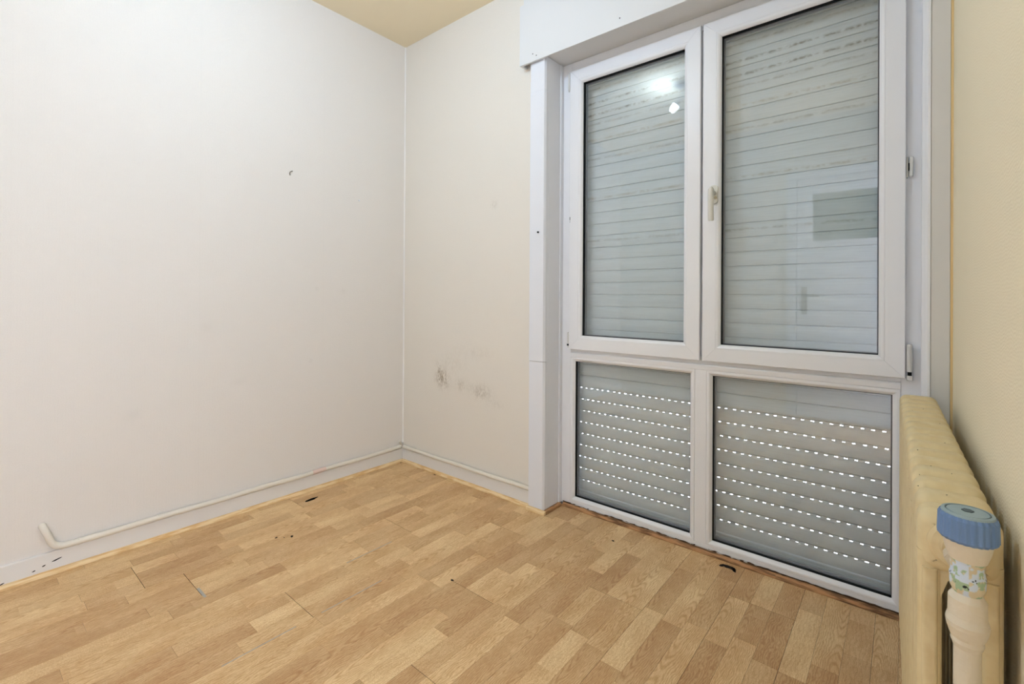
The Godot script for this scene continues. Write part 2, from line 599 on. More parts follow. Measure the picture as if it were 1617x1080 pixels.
func slab_with_uv2(st: SurfaceTool, lo: Vector3, hi: Vector3, axis: int, w: float, h: float):
	var c := [Vector3(lo.x, lo.y, lo.z), Vector3(hi.x, lo.y, lo.z), Vector3(hi.x, hi.y, lo.z), Vector3(lo.x, hi.y, lo.z), Vector3(lo.x, lo.y, hi.z), Vector3(hi.x, lo.y, hi.z), Vector3(hi.x, hi.y, hi.z), Vector3(lo.x, hi.y, hi.z)]
	for f in [[[0, 1, 2, 3], Vector3.FORWARD], [[4, 5, 6, 7], Vector3.BACK], [[0, 3, 7, 4], Vector3.LEFT], [[1, 2, 6, 5], Vector3.RIGHT], [[0, 1, 5, 4], Vector3.DOWN], [[3, 2, 6, 7], Vector3.UP]]:
		var p := []
		var uv := []
		var uv2 := []
		for k in f[0]:
			var q: Vector3 = c[k]
			p.append(q)
			uv.append(uv_of(q, f[1]))
			uv2.append(Vector2((q.z if axis == 0 else q.x) / w, 1.0 - q.y / h))
		quad_uv(st, p, f[1], uv, uv2)


func floor_boards():
	var f := thing("floor", "", "")
	structure(f, "oak look laminate floor of three strip boards running to the window", "floor")
	var st := begin()
	cbox(st, Vector3(0, -0.1, -0.3), Vector3(2.432, -0.006, ROOM_L))
	build("base", st, M.joint, f)
	st = begin()
	cbox(st, Vector3(1.0, -0.0059, -0.30), Vector3(2.45, 0.010, -0.124))
	build("sill", st, M.concrete, f)
	var z_min := -0.118
	var z_max := ROOM_L
	var w := 0.19
	var len := 1.19
	var known := {0: 1.046, 2: 0.641, -2: 1.23, -3: 1.34, -1: 0.52, 1: 0.24, 3: 0.97, 4: 0.36, 5: 0.80, 6: 0.1, 7: 0.5, 8: 0.9, -4: 0.7}
	for k in range(-4, 9):
		var x0: float = maxf(0.744 + w * k, 0.001)
		var x1: float = minf(0.744 + w * (k + 1), 2.431)
		var zj: float = known[k]
		while zj > z_min: zj -= len
		while zj < z_max:
			var a := maxf(zj, z_min)
			var b := minf(zj + len, z_max)
			if x0 < 0.92 and a < 0.002: a = 0.002
			if b - a > 0.02: plank(f, x0, x1, a, b)
			zj += len
	# knocks, burns and a torn patch in the laminate
	var n := 0
	for g in [[0.118, 0.636, 0.034, 0.010, 80.0], [0.397, 0.86, 0.008, 0.005, 30.0], [0.359, 0.906, 0.006, 0.004, 60.0], [0.383, 0.885, 0.003, 0.002, 0.0], [0.022, 0.035, 0.010, 0.006, 20.0], [0.325, 0.032, 0.008, 0.003, 0.0], [1.835, -0.073, 0.026, 0.010, 8.0], [1.855, -0.066, 0.018, 0.006, 60.0], [1.815, -0.07, 0.014, 0.007, 120.0], [1.422, 0.034, 0.006, 0.004, 10.0], [1.12, 0.64, 0.007, 0.004, 0.0]]:
		st = begin()
		var pts := []
		for i in 14:
			var a := TAU * i / 14.0
			var r := 0.8 + 0.4 * rng.randf()
			var q := Vector2(cos(a) * g[2] * r, sin(a) * g[3] * r).rotated(deg_to_rad(g[4]))
			pts.append(Vector3(g[0] + q.x, 0.0007, g[1] + q.y))
		poly(st, pts, Vector3.UP)
		for i in 14:
			var p: Vector3 = pts[i]
			var q: Vector3 = pts[(i + 1) % 14]
			poly(st, [p, q, q - Vector3(0, 0.0007, 0), p - Vector3(0, 0.0007, 0)], p - Vector3(g[0], 0, g[1]))
		build("gouge", st, M.gouge, f)
		n += 1
	# pale filler smeared into one board joint
	st = begin()
	cbox(st, Vector3(0.50, 0.0002, 1.222), Vector3(0.572, 0.0007, 1.230), 0.0002)
	build("filler", st, M.filler, f)
	for q in [[0.744, 0.62, 0.82], [0.934, 0.80, 1.02], [0.934, 1.10, 1.30]]:
		st = begin()
		cbox(st, Vector3(q[0] - 0.0016, 0.0001, q[1]), Vector3(q[0] + 0.0016, 0.0005, q[2]), 0.0001)
		build("filler", st, M.filler, f)


func plank(f: Node3D, x0: float, x1: float, z0: float, z1: float):
	var g := 0.0006
	var st := begin()
	var gx := 0.00025
	cbox(st, Vector3(x0 + gx, -0.0055, z0 + g), Vector3(x1 - gx, -0.0009, z1 - g))
	var b := build("plank", st, M.joint, f)
	var rows := 3
	var w := (x1 - x0) / rows
	if x1 - x0 < 0.15:
		rows = maxi(1, roundi((x1 - x0) / 0.0633))
		w = (x1 - x0) / rows
	var last := -1
	for r in rows:
		var xa := x0 + w * r + (gx if r == 0 else 0.0001)
		var xb := x0 + w * (r + 1) - (gx if r == rows - 1 else 0.0001)
		var z := z0 + g
		var first := true
		while z < z1 - g - 0.001:
			var l := rng.randf_range(0.22, 0.46)
			if first: l *= rng.randf_range(0.35, 1.0)
			first = false
			var e := z + l
			if z1 - g - e < 0.12: e = z1 - g
			var k := rng.randi_range(0, 5)
			var s := rng.randi_range(0, 3)
			if s == last: s = (s + 1) % 4
			last = s
			strip(b, xa, xb, z, e - (0.0002 if e < z1 - g else 0.0), M["oak_%d_%d" % [k, s]])
			z = e


func strip(parent: Node3D, xa: float, xb: float, za: float, zb: float, m: Material):
	var st := begin()
	var c := 0.0003
	var y := -0.00002 * rng.randi_range(0, 5)
	var v0 := rng.randf()
	var flip := rng.randf() < 0.5
	var lo := -0.0008
	var top := [Vector3(xa + c, y, za + c), Vector3(xb - c, y, za + c), Vector3(xb - c, y, zb - c), Vector3(xa + c, y, zb - c)]
	var foot := [Vector3(xa, lo, za), Vector3(xb, lo, za), Vector3(xb, lo, zb), Vector3(xa, lo, zb)]
	var uvf := func(p: Vector3) -> Vector2:
		var u := (p.x - xa) / 0.0634
		return Vector2(1.0 - u if flip else u, v0 + (p.z - za) / 0.62)
	var faces := [[top[0], top[1], top[2], top[3], Vector3.UP]]
	for i in 4:
		var j := (i + 1) % 4
		var out: Vector3 = [Vector3.FORWARD, Vector3.RIGHT, Vector3.BACK, Vector3.LEFT][i]
		faces.append([top[i], top[j], foot[j], foot[i], out])
	for q in faces:
		var p := [q[0], q[1], q[2], q[3]]
		var n: Vector3 = (p[1] - p[0]).cross(p[2] - p[0])
		var turn := n.dot(q[4]) > 0.0
		n = n.normalized() * (1.0 if turn else -1.0)
		for k in ([0, 2, 1, 0, 3, 2] if turn else [0, 1, 2, 0, 2, 3]):
			st.set_normal(n)
			st.set_uv(uvf.call(p[k]))
			st.add_vertex(p[k])
	build("strip", st, m, parent)


# ============================== the window ===================================
func window():
	var w := thing("window_1", "", "")
	structure(w, "white plastic window of two sashes above two fixed panes", "window")
	var st: SurfaceTool
	var zb := -0.165
	# outer frame
	for b in [["frame_stile", Vector3(1.068, 0.012, zb), Vector3(1.118, 2.10, FRAME_Z)], ["frame_stile", Vector3(2.322, 0.012, zb), Vector3(2.378, 2.10, FRAME_Z)], ["frame_rail", Vector3(1.118, 0.012, zb), Vector3(2.322, 0.031, FRAME_Z)], ["frame_rail", Vector3(1.118, 2.04, zb), Vector3(2.322, 2.10, FRAME_Z)], ["mullion", Vector3(1.695, 0.031, zb), Vector3(1.740, 0.709, FRAME_Z)], ["mullion", Vector3(1.702, 0.766, zb), Vector3(1.743, 2.04, -0.128)]]:
		st = begin()
		cbox(st, b[1], b[2], 0.0012)
		build(b[0], st, M.pvc, w)
	# transom with its projecting lower lip
	st = begin()
	extrude(st, [Vector2(0.709, zb), Vector2(0.709, FRAME_Z), Vector2(0.711, -0.1165), Vector2(0.727, -0.114), Vector2(0.731, -0.1165), Vector2(0.733, -0.122), Vector2(0.763, -0.124), Vector2(0.763, zb)], Vector3(1.118, 0, 0), Vector3.UP, Vector3.BACK, Vector3(1.204, 0, 0))
	build("transom", st, M.pvc, w)
	# sashes
	var prof := [Vector2(0, -0.116), Vector2(0, -0.102), Vector2(0.002, SASH_Z), Vector2(0.0495, SASH_Z), Vector2(0.0500, -0.1012), Vector2(0.0507, -0.1012), Vector2(0.0512, -0.1003), Vector2(0.054, -0.1005), Vector2(0.060, -0.1035), Vector2(0.0655, -0.110), Vector2(0.066, -0.1155), Vector2(0.0625, -0.1165), Vector2(0.0625, -0.160), Vector2(0.018, -0.160), Vector2(0.018, -0.1165)]
	for r in [[Rect2(1.116, 0.747, 0.602, 1.308), "left sash beside the reveal, without a handle"], [Rect2(1.727, 0.747, 0.606, 1.308), "right sash with the cream handle and hinges"]]:
		var s := part("sash", w)
		s.set_meta("label", r[1])
		for k in 4:
			st = begin()
			frame_side(st, r[0], prof, k, 0.0003)
			build("rail" if k % 2 == 0 else "stile", st, M.pvc, s)
		glazing(s, r[0], 0.0645)
	# fixed panes, each in its own bead
	var bead := [Vector2(0.0, -0.1178), Vector2(0.0006, -0.1185), Vector2(0.0012, -0.1172), Vector2(0.008, -0.1168), Vector2(0.012, -0.1185), Vector2(0.018, -0.1255), Vector2(0.020, -0.1275), Vector2(0.020, -0.131), Vector2(0.0165, -0.132), Vector2(0.0165, -0.160), Vector2(0.0, -0.160)]
	for r in [[Rect2(1.118, 0.031, 0.577, 0.678), "fixed pane low on the left"], [Rect2(1.740, 0.031, 0.582, 0.678), "fixed pane low on the right beside the radiator"]]:
		var s := part("fixed_light", w)
		s.set_meta("label", r[1])
		for k in 4:
			st = begin()
			frame_side(st, r[0], bead, k, 0.0003)
			build("bead", st, M.pvc, s)
		glazing(s, r[0], 0.0185, -0.012)
	# handle on the right sash
	var h := part("handle", w, Vector3(1.772, 1.385, SASH_Z))
	st = begin()
	extrude(st, round_rect(-0.0135, -0.034, 0.0135, 0.034, 0.009, 5), Vector3.ZERO, Vector3.RIGHT, Vector3.UP, Vector3(0, 0, 0.011))
	build("plate", st, M.handle_cream, h)
	st = begin()
	lathe(st, [Vector2(0.0095, 0), Vector2(0.0095, 0.022), Vector2(0.008, 0.03), Vector2(0, 0.03)], Vector3(0, 0.004, 0.010), Vector3.BACK, 20)
	build("neck", st, M.handle_cream, h)
	st = begin()
	tube(st, [Vector3(0, 0.018, 0.040), Vector3(0, 0.012, 0.045), Vector3(0, -0.01, 0.047), Vector3(0, -0.06, 0.046), Vector3(0, -0.100, 0.044), Vector3(0, -0.1055, 0.043)], [0.007, 0.0105, 0.0108, 0.0100, 0.0105, 0.0085], 14)
	build("lever", st, M.handle_cream, h)
	st = begin()
	lathe(st, [Vector2(0.0062, 0), Vector2(0.0062, 0.0018), Vector2(0, 0.0018)], Vector3(0.006, -0.014, 0.011), Vector3.BACK, 16)
	build("screw_cap", st, M.screw_cap, h)
	# hinges on the right of the right sash: a strike plate above, a pivot below
	h = part("strike_plate", w, Vector3(2.338, 1.395, -0.112))
	st = begin()
	cbox(st, Vector3(-0.004, -0.032, -0.006), Vector3(0.0, 0.032, 0.006), 0.0015)
	build("edge_plate", st, M.handle_cream, h)
	st = begin()
	cbox(st, Vector3(0.003, -0.030, -0.006), Vector3(0.0125, 0.031, 0.007), 0.002)
	build("body", st, M.pvc_old, h)
	st = begin()
	cbox(st, Vector3(0.0004, -0.010, -0.006), Vector3(0.0032, 0.012, 0.0062))
	build("latch_gap", st, M.hole, h)
	h = part("hinge", w, Vector3(2.343, 0.80, -0.105))
	st = begin()
	lathe(st, [Vector2(0.0, -0.032), Vector2(0.0065, -0.032), Vector2(0.0075, -0.028), Vector2(0.0075, 0.048), Vector2(0.006, 0.052), Vector2(0, 0.052)], Vector3.ZERO, Vector3.UP, 18)
	build("cover", st, M.pvc_old, h)
	st = begin()
	lathe(st, [Vector2(0.0, -0.044), Vector2(0.005, -0.044), Vector2(0.005, -0.032), Vector2(0, -0.032)], Vector3.ZERO, Vector3.UP, 14)
	build("pin", st, M.gasket, h)
	st = begin()
	cbox(st, Vector3(-0.007, -0.058, -0.008), Vector3(0.007, -0.043, 0.006), 0.0015)
	build("foot", st, M.pvc_old, h)
	# hinge covers at the left edge of the left sash
	h = part("hinge", w, Vector3(1.109, 2.005, -0.104))
	st = begin()
	lathe(st, [Vector2(0.0, -0.045), Vector2(0.004, -0.042), Vector2(0.0055, -0.038), Vector2(0.0055, 0.045), Vector2(0, 0.048)], Vector3.ZERO, Vector3.UP, 14)
	build("cover", st, M.pvc_old, h)
	h = part("hinge", w, Vector3(1.110, 0.765, -0.108))
	st = begin()
	lathe(st, [Vector2(0.0, -0.012), Vector2(0.0055, -0.012), Vector2(0.0055, 0.0), Vector2(0.004, 0.002), Vector2(0.004, 0.008), Vector2(0.0055, 0.010), Vector2(0.0055, 0.06), Vector2(0, 0.062)], Vector3.ZERO, Vector3.UP, 14)
	build("cover", st, M.pvc_old, h)
	st = begin()
	cbox(st, Vector3(-0.005, -0.003, 0.003), Vector3(0.005, 0.006, 0.0062), 0.001)
	build("pin", st, M.gasket, h)
	# two grub screws in the left frame
	for y in [1.362, 1.345]:
		st = begin()
		lathe(st, [Vector2(0.0016 if y < 1.35 else 0.002, 0), Vector2(0.0014, 0.001), Vector2(0, 0.001)], Vector3(1.120, y, SASH_Z), Vector3.BACK, 10)
		build("screw", st, M.dark, w)
	st = begin()
	cbox(st, Vector3(1.119, 1.352, SASH_Z), Vector3(1.1212, 1.368, SASH_Z + 0.0008))
	build("slot", st, M.dark, w)


# double glazing inside a frame: black gasket, grey spacer, two panes
func glazing(s: Node3D, r: Rect2, d: float, dz := 0.0):
	var z := GLASS_Z + dz
	for k in 4:
		var st := begin()
		frame_side(st, r, [Vector2(d, z + 0.014), Vector2(d + 0.0035, z + 0.0135), Vector2(d + 0.0035, z + 0.0004), Vector2(d, z + 0.0004)], k)
		build("gasket", st, M.gasket, s)
		st = begin()
		frame_side(st, r, [Vector2(d, z - 0.0042), Vector2(d + 0.006, z - 0.0042), Vector2(d + 0.006, z - 0.0158), Vector2(d, z - 0.0158)], k)
		build("spacer", st, M.spacer, s)
	var i := r.grow(-d - 0.0004)
	for a in [z, z - 0.016]:
		var st := begin()
		cbox(st, Vector3(i.position.x, i.position.y, a - 0.004), Vector3(i.end.x, i.end.y, a))
		build("pane", st, M.glass, s)


# ============================== the roller shutter ===========================
func roller_shutter():
	var t := thing("roller_shutter", "closed grey white roller shutter of horizontal slats behind the window glass", "shutter", Vector3(0, 0, -0.205))
	var xa := 1.078
	var xb := 2.372
	var body := 0.0445
	# slat outlines in (y, z): rounded face with a groove; the plain ones reach up to the next slat, the slotted ones stop below their neck
	var shapes := []
	for tall in [SLAT_PITCH - 0.0021, body]:
		var outline := [Vector2(0, 0), Vector2(0.0, 0.0062), Vector2(0.0006, 0.0072)]
		for i in 9:
			var u := i / 8.0
			outline.append(Vector2(0.0012 + u * (tall - 0.0024), 0.0078 + 0.0032 * sin(PI * u)))
			if i == 7:
				outline.append(Vector2(tall * 0.895, 0.0090))
				outline.append(Vector2(tall * 0.900, 0.0080))
				outline.append(Vector2(tall * 0.912, 0.0088))
		outline.append(Vector2(tall, 0.0068))
		outline.append(Vector2(tall, 0))
		var st0 := begin()
		slat_shape(st0, outline, xa, xb)
		shapes.append(st0.commit())
	var st := begin()
	# hook behind the joint to the next slat, which keeps daylight out
	cbox(st, Vector3(xa, SLAT_PITCH - 0.0045, -0.0022), Vector3(xb, SLAT_PITCH + 0.004, -0.0002))
	var hook_mesh := st.commit()
	# necks with a row of slots, four offsets
	var slotted := []
	for k in 4:
		st = begin()
		var y0 := body
		var y1 := SLAT_PITCH - 0.0026
		var ya := body + 0.0026
		var yb := body + 0.0058
		var zn := 0.0052
		var zf := 0.0068
		cbox(st, Vector3(xa, y0, zn), Vector3(xb, ya, zf))
		cbox(st, Vector3(xa, yb, -0.0001), Vector3(xb, y1, zf))
		var x := xa
		var hole: float = xa + 0.03 + [0.0, 0.016, 0.008, 0.022][k]
		while hole < xb - 0.03:
			var h := hole + rng.randf_range(-0.0015, 0.0015)
			cbox(st, Vector3(x, ya, zn), Vector3(h, yb, zf))
			# some slots are half choked with dirt
			var choke := rng.randf_range(0.0, 0.0018) if rng.randf() < 0.35 else 0.0
			if choke > 0.0004: cbox(st, Vector3(h, yb - choke, zn), Vector3(h + 0.0106, yb, zf))
			x = h + rng.randf_range(0.0080, 0.0105)
			hole += 0.0288
		cbox(st, Vector3(x, ya, zn), Vector3(xb, yb, zf))
		slotted.append(st.commit())
	var n := 37
	for i in n:
		var o := MeshInstance3D.new()
		o.name = "slat"
		o.mesh = shapes[1 if i < 9 else 0]
		o.position = Vector3(0.0, 0.0615 + SLAT_PITCH * i, 0)
		var k := 0
		if i in [34, 31, 28]: k = 1
		if i in [33, 32, 35]: k = 2
		if i in [30, 25]: k = 3
		if i in [21]: k = 1
		o.material_override = M["slat_%d" % k]
		t.add_child(o, true)
		var nk := MeshInstance3D.new()
		nk.name = "slotted_neck" if i < 9 else "hook"
		nk.mesh = slotted[[0, 1, 2, 1, 3, 1, 0, 3, 1][i]] if i < 9 else hook_mesh
		nk.material_override = M.slat_0
		o.add_child(nk, true)
		if i < 9:
			nk = MeshInstance3D.new()
			nk.name = "hook"
			nk.mesh = hook_mesh
			nk.material_override = M.slat_0
			o.add_child(nk, true)
	# ribbed bottom bar
	st = begin()
	var bar := [Vector2(0.012, 0), Vector2(0.012, 0.008)]
	for i in 4:
		var y := 0.014 + i * 0.0115
		bar.append(Vector2(y, 0.0095))
		bar.append(Vector2(y + 0.009, 0.0098))
		bar.append(Vector2(y + 0.0097, 0.0078))
		bar.append(Vector2(y + 0.0105, 0.0078))
	bar.append(Vector2(0.0603, 0.006))
	bar.append(Vector2(0.0603, 0))
	extrude(st, bar, Vector3(xa, 0, 0), Vector3.UP, Vector3.BACK, Vector3(xb - xa, 0, 0))
	build("bottom_bar", st, M.slat_0, t)
	for x in [1.058, 2.368]:
		st = begin()
		cbox(st, Vector3(x, 0.012, 0.014), Vector3(x + 0.03, 2.115, 0.0395), 0.001)
		build("guide_rail", st, M.pvc_old, t)
		st = begin()
		cbox(st, Vector3(x, 0.012, -0.03), Vector3(x + 0.03, 2.115, -0.004), 0.001)
		build("guide_rail", st, M.pvc_old, t)


func slat_shape(st: SurfaceTool, prof: Array, xa: float, xb: float):
	prof = ccw(prof)
	var nn := outline_normals(prof)
	var n := prof.size()
	for i in n:
		var j := (i + 1) % n
		var p: Vector2 = prof[i]
		var q: Vector2 = prof[j]
		var e := q - p
		var out := Vector3(0, e.y, -e.x)
		var a := Vector3(xa, p.x, p.y)
		var b := Vector3(xa, q.x, q.y)
		var pts := [a, b, Vector3(xb, q.x, q.y), Vector3(xb, p.x, p.y)]
		var uv := [Vector2(0, 1.0 - p.x / 0.0445), Vector2(0, 1.0 - q.x / 0.0445), Vector2(1, 1.0 - q.x / 0.0445), Vector2(1, 1.0 - p.x / 0.0445)]
		var c: Vector3 = (pts[1] - pts[0]).cross(pts[2] - pts[0])
		for k in ([0, 2, 1, 0, 3, 2] if c.dot(out) > 0.0 else [0, 1, 2, 0, 2, 3]):
			st.set_normal(out.normalized())
			st.set_uv(uv[k])
			st.add_vertex(pts[k])
	for x in [xa, xb]:
		var tri := Geometry2D.triangulate_polygon(PackedVector2Array(prof))
		for k in range(0, tri.size(), 3):
			poly(st, [Vector3(x, prof[tri[k]].x, prof[tri[k]].y), Vector3(x, prof[tri[k + 1]].x, prof[tri[k + 1]].y), Vector3(x, prof[tri[k + 2]].x, prof[tri[k + 2]].y)], Vector3(1 if x == xb else -1, 0, 0))


# ============================== casings and shutter box ======================
func casings():
	var c := thing("trim_3", "", "")
	structure(c, "white boxed casing between the stained wall and the window", "trim")
	var st := begin()
	# lower board, upper board (a little prouder, bevelled), top piece
	extrude(st, [Vector2(0.980, 0.0005), Vector2(1.055, 0.0005), Vector2(1.066, 0.0005), Vector2(1.066, 0.016), Vector2(1.058, 0.026), Vector2(0.980, 0.026)], Vector3(0, 0.012, 0), Vector3.RIGHT, Vector3.BACK, Vector3(0, 0.680, 0))
	build("lower_board", st, M.casing, c)
	st = begin()
	extrude(st, [Vector2(0.979, 0.0005), Vector2(1.066, 0.0005), Vector2(1.066, 0.018), Vector2(1.060, 0.0285), Vector2(0.981, 0.0285), Vector2(0.979, 0.0265)], Vector3(0, 0.6935, 0), Vector3.RIGHT, Vector3.BACK, Vector3(0, 1.2525, 0))
	build("upper_board", st, M.casing, c)
	st = begin()
	extrude(st, [Vector2(0.979, 0.0005), Vector2(1.066, 0.0005), Vector2(1.066, 0.018), Vector2(1.060, 0.028), Vector2(0.981, 0.028), Vector2(0.979, 0.026)], Vector3(0, 1.9468, 0), Vector3.RIGHT, Vector3.BACK, Vector3(0, 0.150, 0))
	build("top_piece", st, M.casing, c)
	st = begin()
	cbox(st, Vector3(1.0552, 0.012, -0.093), Vector3(1.0665, 2.098, 0.0004), 0.0008)
	build("reveal_board", st, M.casing, c)
	st = begin()
	cbox(st, Vector3(1.0552, 0.012, -0.1175), Vector3(1.0715, 2.098, -0.0935), 0.002)
	build("cover_strip", st, M.casing, c)
	st = begin()
	cbox(st, Vector3(0.962, 2.01, 0.0003), Vector3(0.977, 2.078, 0.006), 0.001)
	build("shim", st, M.ochre, c)
	# right casing
	c = thing("trim_4", "", "")
	structure(c, "pale casing between the right sash and the yellow wall", "trim")
	st = begin()
	cbox(st, Vector3(2.386, 0.0, 0.0005), Vector3(2.4265, 2.078, 0.022), 0.001)
	build("face_board", st, M.pvc_old, c)
	st = begin()
	extrude(st, [Vector2(2.3785, -0.117), Vector2(2.3785, -0.090), Vector2(2.3685, -0.080), Vector2(2.3685, -0.004), Vector2(2.3745, 0.006), Vector2(2.3745, 0.016), Vector2(2.380, 0.024), Vector2(2.3855, 0.024), Vector2(2.3855, 0.0004), Vector2(2.399, 0.0004), Vector2(2.399, -0.117)], Vector3(0, 0.0, 0), Vector3.RIGHT, Vector3.BACK, Vector3(0, 2.098, 0))
	build("moulding", st, M.pvc, c)
	# shutter box above the window
	var b := thing("shutter_box", "white boxed shutter housing above the window with small screws", "shutter box")
	st = begin()
	cbox(st, Vector3(0.928, 2.080, 0.036), Vector3(2.428, 2.364, 0.047), 0.001)
	build("front_board", st, M.box_white, b)
	st = begin()
	cbox(st, Vector3(0.934, 2.3645, 0.0005), Vector3(2.426, 2.4995, 0.026), 0.001)
	build("upper_board", st, M.box_white, b)
	st = begin()
	cbox(st, Vector3(0.929, 2.081, 0.0005), Vector3(0.939, 2.3635, 0.0358), 0.0008)
	build("end_board", st, M.box_white, b)
	st = begin()
	cbox(st, Vector3(1.0552, 2.1005, -0.165), Vector3(2.399, 2.1115, 0.0355), 0.0005)
	build("soffit_board", st, M.box_white, b)
	for p in [Vector3(1.027, 2.102, 0.047), Vector3(1.006, 2.115, 0.047), Vector3(1.446, 2.116, 0.047)]:
		st = begin()
		lathe(st, [Vector2(0.0028, 0), Vector2(0.0022, 0.0008), Vector2(0, 0.0006)], p, Vector3.BACK, 10)
		build("screw", st, M.dark, b)
	# dowel in the casing
	st = begin()
	lathe(st, [Vector2(0.0042, -0.004), Vector2(0.0042, 0.007), Vector2(0.0034, 0.009), Vector2(0, 0.009)], Vector3.ZERO, Vector3(0.2, -0.1, 1).normalized(), 14)
	var peg := build("peg", st, M.dark)
	peg.position = Vector3(1.031, 1.29, 0.0285)
	tag(peg, "small dark peg sticking out of the white casing left of the window", "peg")


func quarter(r: float) -> Array:
	return [Vector2(0, 0)] + arc(Vector2(0, 0), r, 0, 90, 5)


func mould_strip(st: SurfaceTool, from: Vector3, to: Vector3, out: Vector3, r: float):
	var w := to - from
	var pr := quarter(r)
	var n := pr.size()
	for i in n:
		var p: Vector2 = pr[i]
		var q: Vector2 = pr[(i + 1) % n]
		var e := q - p
		var o := out * e.y - Vector3.UP * e.x
		var a := from + out * p.x + Vector3.UP * p.y
		var b := from + out * q.x + Vector3.UP * q.y
		var pts := [a, b, b + w, a + w]
		var v0 := float(i) / n
		var v1 := float(i + 1) / n
		var L := w.length() / 0.9
		var uv := [Vector2(0, v0), Vector2(0, v1), Vector2(L, v1), Vector2(L, v0)]
		var c: Vector3 = (pts[1] - pts[0]).cross(pts[2] - pts[0])
		for k in ([0, 2, 1, 0, 3, 2] if c.dot(o) > 0.0 else [0, 1, 2, 0, 2, 3]):
			st.set_normal(o.normalized())
			st.set_uv(uv[k])
			st.add_vertex(pts[k])
	for s in 2:
		for i in range(1, n - 1):
			var t := []
			for k in [0, i, i + 1]: t.append((to if s else from) + out * pr[k].x + Vector3.UP * pr[k].y)
			poly(st, t, w if s else -w)


func baseboards():
	plain("baseboard_paint", Color(0.92, 0.91, 0.89), 0.5)
	var st := begin()
	extrude(st, [Vector2(0.0003, 0.0), Vector2(0.011, 0.0), Vector2(0.011, 0.0735), Vector2(0.0095, 0.0760), Vector2(0.0003, 0.0765)], Vector3(0, 0.0002, 0.0003), Vector3.RIGHT, Vector3.UP, Vector3(0, 0, ROOM_L - 0.001))
	var b := build("baseboard_left", st, M.baseboard_paint)
	structure(b, "off white baseboard under the pipe on the left wall", "baseboard")
	for q in [[0.045, 1.515, 0.030, 8.0], [0.036, 1.55, 0.012, 14.0], [0.028, 1.575, 0.010, 10.0], [0.018, 1.652, 0.014, 5.0]]:
		st = begin()
		var pts := []
		for i in 10:
			var a := TAU * i / 10.0
			var r := 0.7 + 0.5 * rng.randf()
			pts.append(Vector3(0.0114, q[0] + 0.0022 * sin(a) * r + cos(a) * q[2] * 0.12, q[1] - cos(a) * q[2] * 0.5 * r))
		poly(st, pts, Vector3.RIGHT)
		build("chip", st, M.dark, b)
	st = begin()
	extrude(st, [Vector2(0.0003, 0.0), Vector2(0.011, 0.0), Vector2(0.011, 0.0735), Vector2(0.0095, 0.0760), Vector2(0.0003, 0.0765)], Vector3(0.0112, 0.0002, 0), Vector3.BACK, Vector3.UP, Vector3(0.9675, 0, 0))
	structure(build("baseboard_back", st, M.baseboard_paint), "off white baseboard below the mould patch", "baseboard")
	st = begin()
	mould_strip(st, Vector3(0.0113, 0.0004, 0.012), Vector3(0.0113, 0.0004, ROOM_L), Vector3.RIGHT, 0.015)
	structure(build("trim_5", st, M.quarter), "pale wood quarter round along the left baseboard", "trim")
	st = begin()
	mould_strip(st, Vector3(0.027, 0.0004, 0.0113), Vector3(0.9785, 0.0004, 0.0113), Vector3.BACK, 0.015)
	structure(build("trim_6", st, M.quarter), "pale wood quarter round below the stained wall", "trim")
	st = begin()
	mould_strip(st, Vector3(0.975, 0.0004, 0.0265), Vector3(1.080, 0.0004, 0.0265), Vector3.BACK, 0.016)
	structure(build("trim_7", st, M.quarter), "short pale wood quarter round at the casing's foot", "trim")
	st = begin()
	mould_strip(st, Vector3(1.0668, 0.0004, 0.0262), Vector3(1.0668, 0.0004, -0.102), Vector3.RIGHT, 0.0155)
	structure(build("trim_8", st, M.quarter_dirty), "short dirty quarter round inside the window reveal", "trim")
	st = begin()
	mould_strip(st, Vector3(1.083, 0.0004, -0.1175), Vector3(2.386, 0.0004, -0.1175), Vector3.BACK, 0.0155)
	var q := build("trim_9", st, M.quarter_dirty)
	structure(q, "worn brown quarter round under the window frame", "trim")
	# ragged sealant and grime between the quarter-round and the frame
	for d in [[1.12, 1.62, "sealant", 0.0016, 0.018], [1.30, 1.70, "grime", 0.0022, 0.0178], [1.68, 1.92, "sealant", 0.0018, 0.018], [1.75, 2.37, "grime", 0.0026, 0.0176], [1.08, 1.22, "grime", 0.0024, 0.0176]]:
		var pts := []
		var rad := []
		var n := int((d[1] - d[0]) / 0.012)
		for i in n + 1:
			pts.append(Vector3(lerpf(d[0], d[1], float(i) / n), d[4] + rng.randf_range(-0.001, 0.001), -0.1165 + rng.randf_range(0, 0.002)))
			rad.append(d[3] * rng.randf_range(0.35, 1.3))
		st = begin()
		tube(st, pts, rad, 6)
		build("residue", st, M[d[2]], q)


